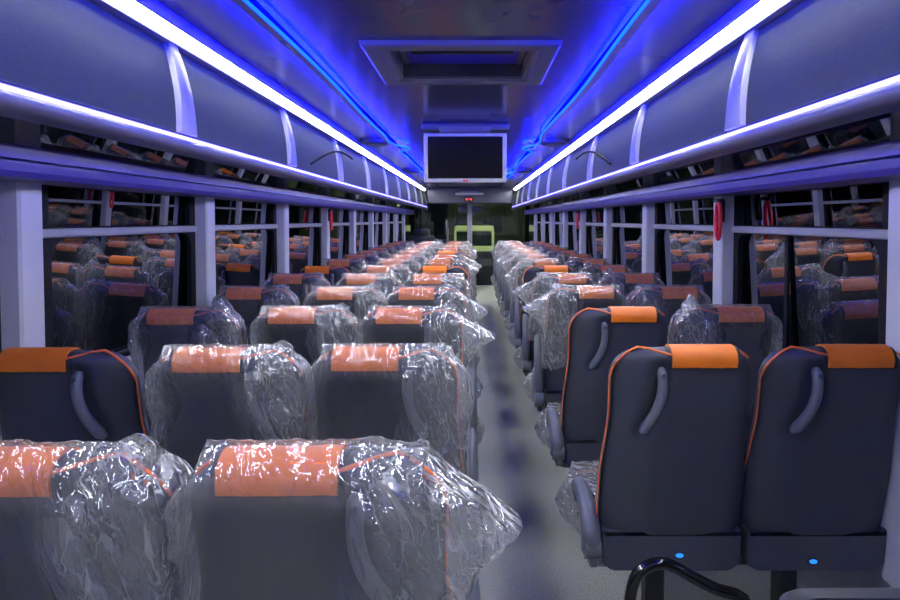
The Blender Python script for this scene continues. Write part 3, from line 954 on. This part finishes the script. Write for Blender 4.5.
e = MB(); e.disc((-0.008, -0.013, zc_ - h2 + 0.014), 0.009, 'y', 14, 0.003); e.disc((0.014, -0.013, zc_ - h2 + 0.014), 0.009, 'y', 14, 0.003)
o = e.obj('emblem', M['red'], t); o['label'] = 'small red emblem'
MB().bbox(-0.19, 0.19, -0.03, 0.06, 0.03, 0.085, 0.01, 2).obj('hinge', M['hatch'], t)
MB().bbox(-w2 - 0.02, w2 + 0.02, 0.00, 0.06, 0.055, 0.10, 0.01, 2).obj('ceiling_mount', M['hatch'], t)

# ------------------------------------------------------------------ front of the vehicle
b = MB().bbox(CX - 0.95, CX + 0.95, 14.42, 14.7, ZC + 0.36, ZCE + 0.01, 0.03, 3).obj('wall_front', M['frontp']); struct(b)
MB().bbox(CX - 1.3, CX + 1.3, 14.6, 15.3, ZC + 0.42, ZCE + 0.02, 0.03, 2).obj('upper_panel', M['dash'], b)
# small lit bar and the clock
t = thing('front_light_bar', 'narrow pale light bar on the front panel above the clock', 'light', (CX - 0.005, 14.41, ZC + 0.575), 0)
MB().bbox(-0.31, 0.31, -0.03, 0.02, -0.025, 0.025, 0.01).obj('lens', M['divider'], t)
MB().bbox(-0.20, 0.20, -0.02, 0.02, 0.025, 0.06, 0.006).obj('housing', M['lip'], t)
t = thing('clock', 'small digital clock with red digits on the front panel', 'clock', (CX - 0.02, 14.41, ZC + 0.455), 0)
MB().bbox(-0.115, 0.115, -0.02, 0.015, -0.05, 0.05, 0.01).obj('case', M['dash'], t)
def digit4(x0):
    mb = MB(); w_, h_, th = 0.048, 0.030, 0.010
    mb.box(x0 + w_ - th, x0 + w_, -0.026, -0.019, -h_, h_)
    mb.box(x0, x0 + w_, -0.026, -0.019, -th / 2, th / 2)
    mb.box(x0, x0 + th, -0.026, -0.019, 0, h_)
    return mb
for x0 in (-0.066, 0.020):
    d_ = digit4(x0).obj('digit', M['red_led'], t); d_['label'] = 'glowing red digit 4'
# windscreen
w = bpy.data.objects.new('window_%d' % win_n, None); COL.objects.link(w); struct(w); win_n += 1
w.location = (CX, YF, 0.6)
w.rotation_euler = (math.radians(9), 0, 0)
for sg in (-1, 1):
    x0, x1 = sorted((sg * 0.05, sg * 1.33))
    MB().box(x0, x1, 0, 0.008, -0.05, 1.25).obj('pane', M['wind'], w)
MB().bbox(-0.055, 0.055, -0.05, 0.0, -0.05, 1.26, 0.012, 2).obj('centre_post', M['pillar'], w)
MB().box(-1.40, -1.30, -0.06, 0.02, -0.3, 1.3).obj('corner_post', M['gasket'], w)
MB().box(1.30, 1.40, -0.06, 0.02, -0.3, 1.3).obj('corner_post', M['gasket'], w)
# front side windows
for s in (-1, 1):
    w = bpy.data.objects.new('window_%d' % win_n, None); COL.objects.link(w); struct(w); win_n += 1
    w.location = (CX + s * 1.35, 12.99, 0.6)
    MB().box(-0.004, 0.004, 0.12, YF - 12.99, 0.0, 1.0).obj('pane', M['wind'], w)
    MB().box(-0.02, 0.02, 0.05, 0.12, -0.6, 1.0).obj('frame', M['gasket'], w)
    MB().box(-0.02, 0.02, 0.05, YF - 12.99, -0.68, 0.0).obj('side_panel', M['dash'], w)
# dashboard
t = thing('dashboard', 'black dashboard across the front below the windscreen', 'dashboard', (CX, 14.2, 0), 0)
prof = [(13.9, 0.0), (13.85, 0.42), (13.95, 0.56), (14.4, 0.64), (15.3, 0.66), (15.3, 0.0)]
v = [(-1.3, y - 14.2, z) for y, z in prof] + [(1.3, y - 14.2, z) for y, z in prof]; n = len(prof)
f = [(i, (i + 1) % n, n + (i + 1) % n, n + i) for i in range(n)] + [tuple(range(n)), tuple(n + i for i in range(n))]
MB().add(v, f).obj('dash_body', M['dash'], t)
MB().bbox(-0.42, 0.02, -1.2, -0.4, 0.0, 0.56, 0.05, 3).obj('engine_cover', M['dash'], t)
# driver's seat
t = thing('driver_seat', 'dark high-backed driver seat at the front left', 'seat', (-0.95, 12.05, 0), 0)
MB().bbox(-0.24, 0.24, -0.07, 0.07, 0.55, 1.12, 0.06, 4).obj('backrest', M['dash'], t, True)
MB().bbox(-0.16, 0.15, -0.06, 0.06, 1.08, 1.24, 0.05, 4).obj('headrest', M['dash'], t, True)
MB().bbox(-0.24, 0.24, -0.02, 0.48, 0.45, 0.58, 0.05, 3).obj('seat_cushion', M['dash'], t, True)
MB().bbox(-0.15, 0.15, 0.05, 0.4, 0.0, 0.46, 0.02, 2).obj('pedestal', M['metal'], t)
# shoulder rail beside it
MB().bbox(0.245, 0.30, 0.0, 0.06, 0.55, 1.05, 0.02, 2).obj('armrest', M['panel'], t)
# twin mirror on the post
t = thing('interior_mirror', 'dark twin oval mirror on top of the windscreen post', 'mirror', (CX, 15.25, ZC + 0.24), 0)
MB().tube([(0, 0.06, 0.12), (0, 0, 0.06), (0, -0.02, 0.0)], 0.02, 8).obj('stem', M['dash'], t)
for sg in (-1, 1):
    hs_ = MB().disc((sg * 0.15, -0.03, 0.0), 0.09, 'y', 28, 0.05, 0.135).obj('mirror_housing', M['dash'], t)
    MB().disc((sg * 0.15, -0.058, 0.0), 0.075, 'y', 28, 0.006, 0.115).obj('mirror_glass', M['darkglass'], hs_)
# modesty panels with grab poles near the front
for k, (px, lab) in enumerate(((-0.46, 'left'),)):
    t = thing('grab_pole', f'thin dark upright pole near the front on the {lab} of the aisle', 'pole', (px, 11.6, 0), 0)
    MB().tube([(0, 0, 0), (0, 0, ZC + 0.0)], 0.018, 10).obj('pole', M['metal'], t, True)
    MB().disc((0, 0, 0.008), 0.045, 'z', 16, 0.016).obj('foot', M['metal'], t)

# ------------------------------------------------------------------ emergency hammers
def hammer(side, y, label, zc_=ZC + 0.04):
    s = 1 if side == 'right' else -1
    t = thing('emergency_hammer', label, 'hammer', (CX + s * 1.262, y, zc_), 0, 'emergency hammers')
    MB().bbox(-0.012, 0.012, -0.03, 0.03, -0.05, 0.06, 0.005, 2).obj('holder', M['dash'], t)
    x = -s * 0.028
    pts = [(x, 0.028 * math.sin(2 * PI * k / 20) - 0.045, -0.045 + 0.085 * math.cos(2 * PI * k / 20)) for k in range(20)]
    MB().tube(pts, 0.010, 8, closed=True, up=(1, 0, 0)).obj('handle_loop', M['red'], t, True)
    MB().tube([(x, -0.085, 0.05), (x, -0.005, 0.052)], 0.010, 10).obj('head', M['dash'], t, True)
hammer('right', 3.12, 'red loop-handled emergency hammer on the second right pillar from the camera')
hammer('right', 7.30 - 0.04, 'small far red emergency hammer on a right-hand pillar')
hammer('left', 6.05, 'red emergency hammer on the fourth left-hand window pillar')

# ------------------------------------------------------------------ dark open bin in the near right corner
t = thing('waste_bin', 'dark grey open plastic bin in the near right corner', 'bin', (0.80, 0.78, 0), 0)
def rrect(hx, hy, r, z):
    p = []
    for cx_, cy_, a0 in ((hx - r, hy - r, 0), (-hx + r, hy - r, 90), (-hx + r, -hy + r, 180), (hx - r, -hy + r, 270)):
        for q in range(6): an = math.radians(a0 + 18 * q); p.append((cx_ + r * math.cos(an), cy_ + r * math.sin(an), z))
    return p
rings = [rrect(0.27, 0.15, .04, 0.0), rrect(0.325, 0.195, .045, 0.80), rrect(0.34, 0.21, .05, 0.805), rrect(0.342, 0.212, .05, 0.825), rrect(0.335, 0.205, .05, 0.832), rrect(0.318, 0.188, .045, 0.826), rrect(0.312, 0.182, .045, 0.80), rrect(0.262, 0.142, .04, 0.02)]
n = 24; v = [p for r in rings for p in r]
f = [(i * n + k, i * n + (k + 1) % n, (i + 1) * n + (k + 1) % n, (i + 1) * n + k) for i in range(len(rings) - 1) for k in range(n)]
f += [tuple(range(n)), tuple((len(rings) - 1) * n + k for k in range(n))]
o = MB().add(v, f).obj('bin_body', M['bin'], t); auto_smooth(o.data, 40)

# ------------------------------------------------------------------ outside, seen through the windscreen
g = MB().box(-40, 40, 15.8, 90, -1.35, -1.20).obj('ground', M['asphalt']); struct(g)
t = thing('van', 'pale yellow-green van parked outside beyond the windscreen', 'van', (0.05, 32, -1.2), 0)
MB().bbox(-0.98, 0.98, 0, 4.6, 0.45, 1.32, 0.08, 3).obj('body', M['van'], t)
MB().bbox(-0.92, 0.92, 0.1, 4.0, 1.30, 2.05, 0.06, 3).obj('cabin_glass', M['darkglass'], t)
MB().bbox(-0.97, 0.97, 0.0, 4.1, 2.03, 2.32, 0.07, 3).obj('roof', M['van'], t)
for sx_ in (-1, 1):
    MB().bbox(sx_ * 0.93 - 0.06, sx_ * 0.93 + 0.06, 0.02, 0.14, 1.28, 2.1, 0.02, 2).obj('corner_pillar', M['van'], t)
    for yy in (0.8, 3.6):
        MB().disc((sx_ * 0.86, yy, 0.33), 0.33, 'x', 24, 0.2).obj('wheel', M['tyre'], t)
MB().bbox(-0.7, -0.45, -0.02, 0.02, 0.5, 0.66, 0.01).obj('plate', M['divider'], t)
t = thing('yard_building', 'dim olive building standing behind the van outside', 'building', (5.0, 52, -1.2), 0)
MB().box(-7, 9, 0, 6, 0, 5.2).obj('wall', M['build'], t)
MB().bbox(-7.3, 9.3, -0.4, 6.4, 5.2, 5.5, 0.05).obj('roof', M['dash'], t)
for xx in (-4.2, -0.6, 3.0):
    MB().box(xx, xx + 1.5, -0.05, 0.02, 1.6, 3.0).obj('window', M['darkglass'], t)
t = thing('parked_car', 'small pale car outside beyond the left front side window', 'car', (-4.6, 36, -1.2), 0)
MB().bbox(-0.85, 0.85, 0, 4.1, 0.3, 0.95, 0.12, 3).obj('body', M['van'], t)
MB().bbox(-0.72, 0.72, 0.7, 3.0, 0.92, 1.45, 0.15, 3).obj('cabin', M['darkglass'], t)
for sx_ in (-1, 1):
    for yy in (0.8, 3.3):
        MB().disc((sx_ * 0.78, yy, 0.3), 0.3, 'x', 24, 0.16).obj('wheel', M['tyre'], t)
ld = bpy.data.lights.new('yard_light', 'AREA'); ld.energy = 1100; ld.size = 1.5; ld.color = (0.9, 1.0, 0.62)
lo = bpy.data.objects.new('yard_light', ld); COL.objects.link(lo); lo.location = (3.0, 24.0, 5.0)
lo.rotation_euler = (Vector((0.0, 33, 0)) - Vector(lo.location)).to_track_quat('-Z', 'Y').to_euler()

# ------------------------------------------------------------------ world, camera
wd = bpy.data.worlds.new('night'); scene.world = wd; wd.use_nodes = True
wd.node_tree.nodes['Background'].inputs[0].default_value = (0.004, 0.005, 0.007, 1)
wd.node_tree.nodes['Background'].inputs[1].default_value = 1.0

cam = bpy.data.cameras.new('camera'); co = bpy.data.objects.new('camera', cam); COL.objects.link(co)
cam.sensor_width = 36.0; cam.lens = 26.0; cam.clip_start = 0.05; cam.clip_end = 200
co.location = (0, 0, ZC)
co.rotation_euler = (math.radians(90 - 2.0), 0, 0)
cam.shift_x = -23 / 900
cam.shift_y = -57.3 / 900
scene.camera = co

scene.view_settings.view_transform = 'Standard'
scene.view_settings.look = 'None'
scene.view_settings.gamma = 1
scene.view_settings.exposure = 0.0
scene.view_settings.use_curve_mapping = False
scene.cycles.transparent_max_bounces = 32
scene.cycles.max_bounces = 8
scene.cycles.diffuse_bounces = 4
scene.cycles.glossy_bounces = 5
scene.cycles.sample_clamp_indirect = 6.0
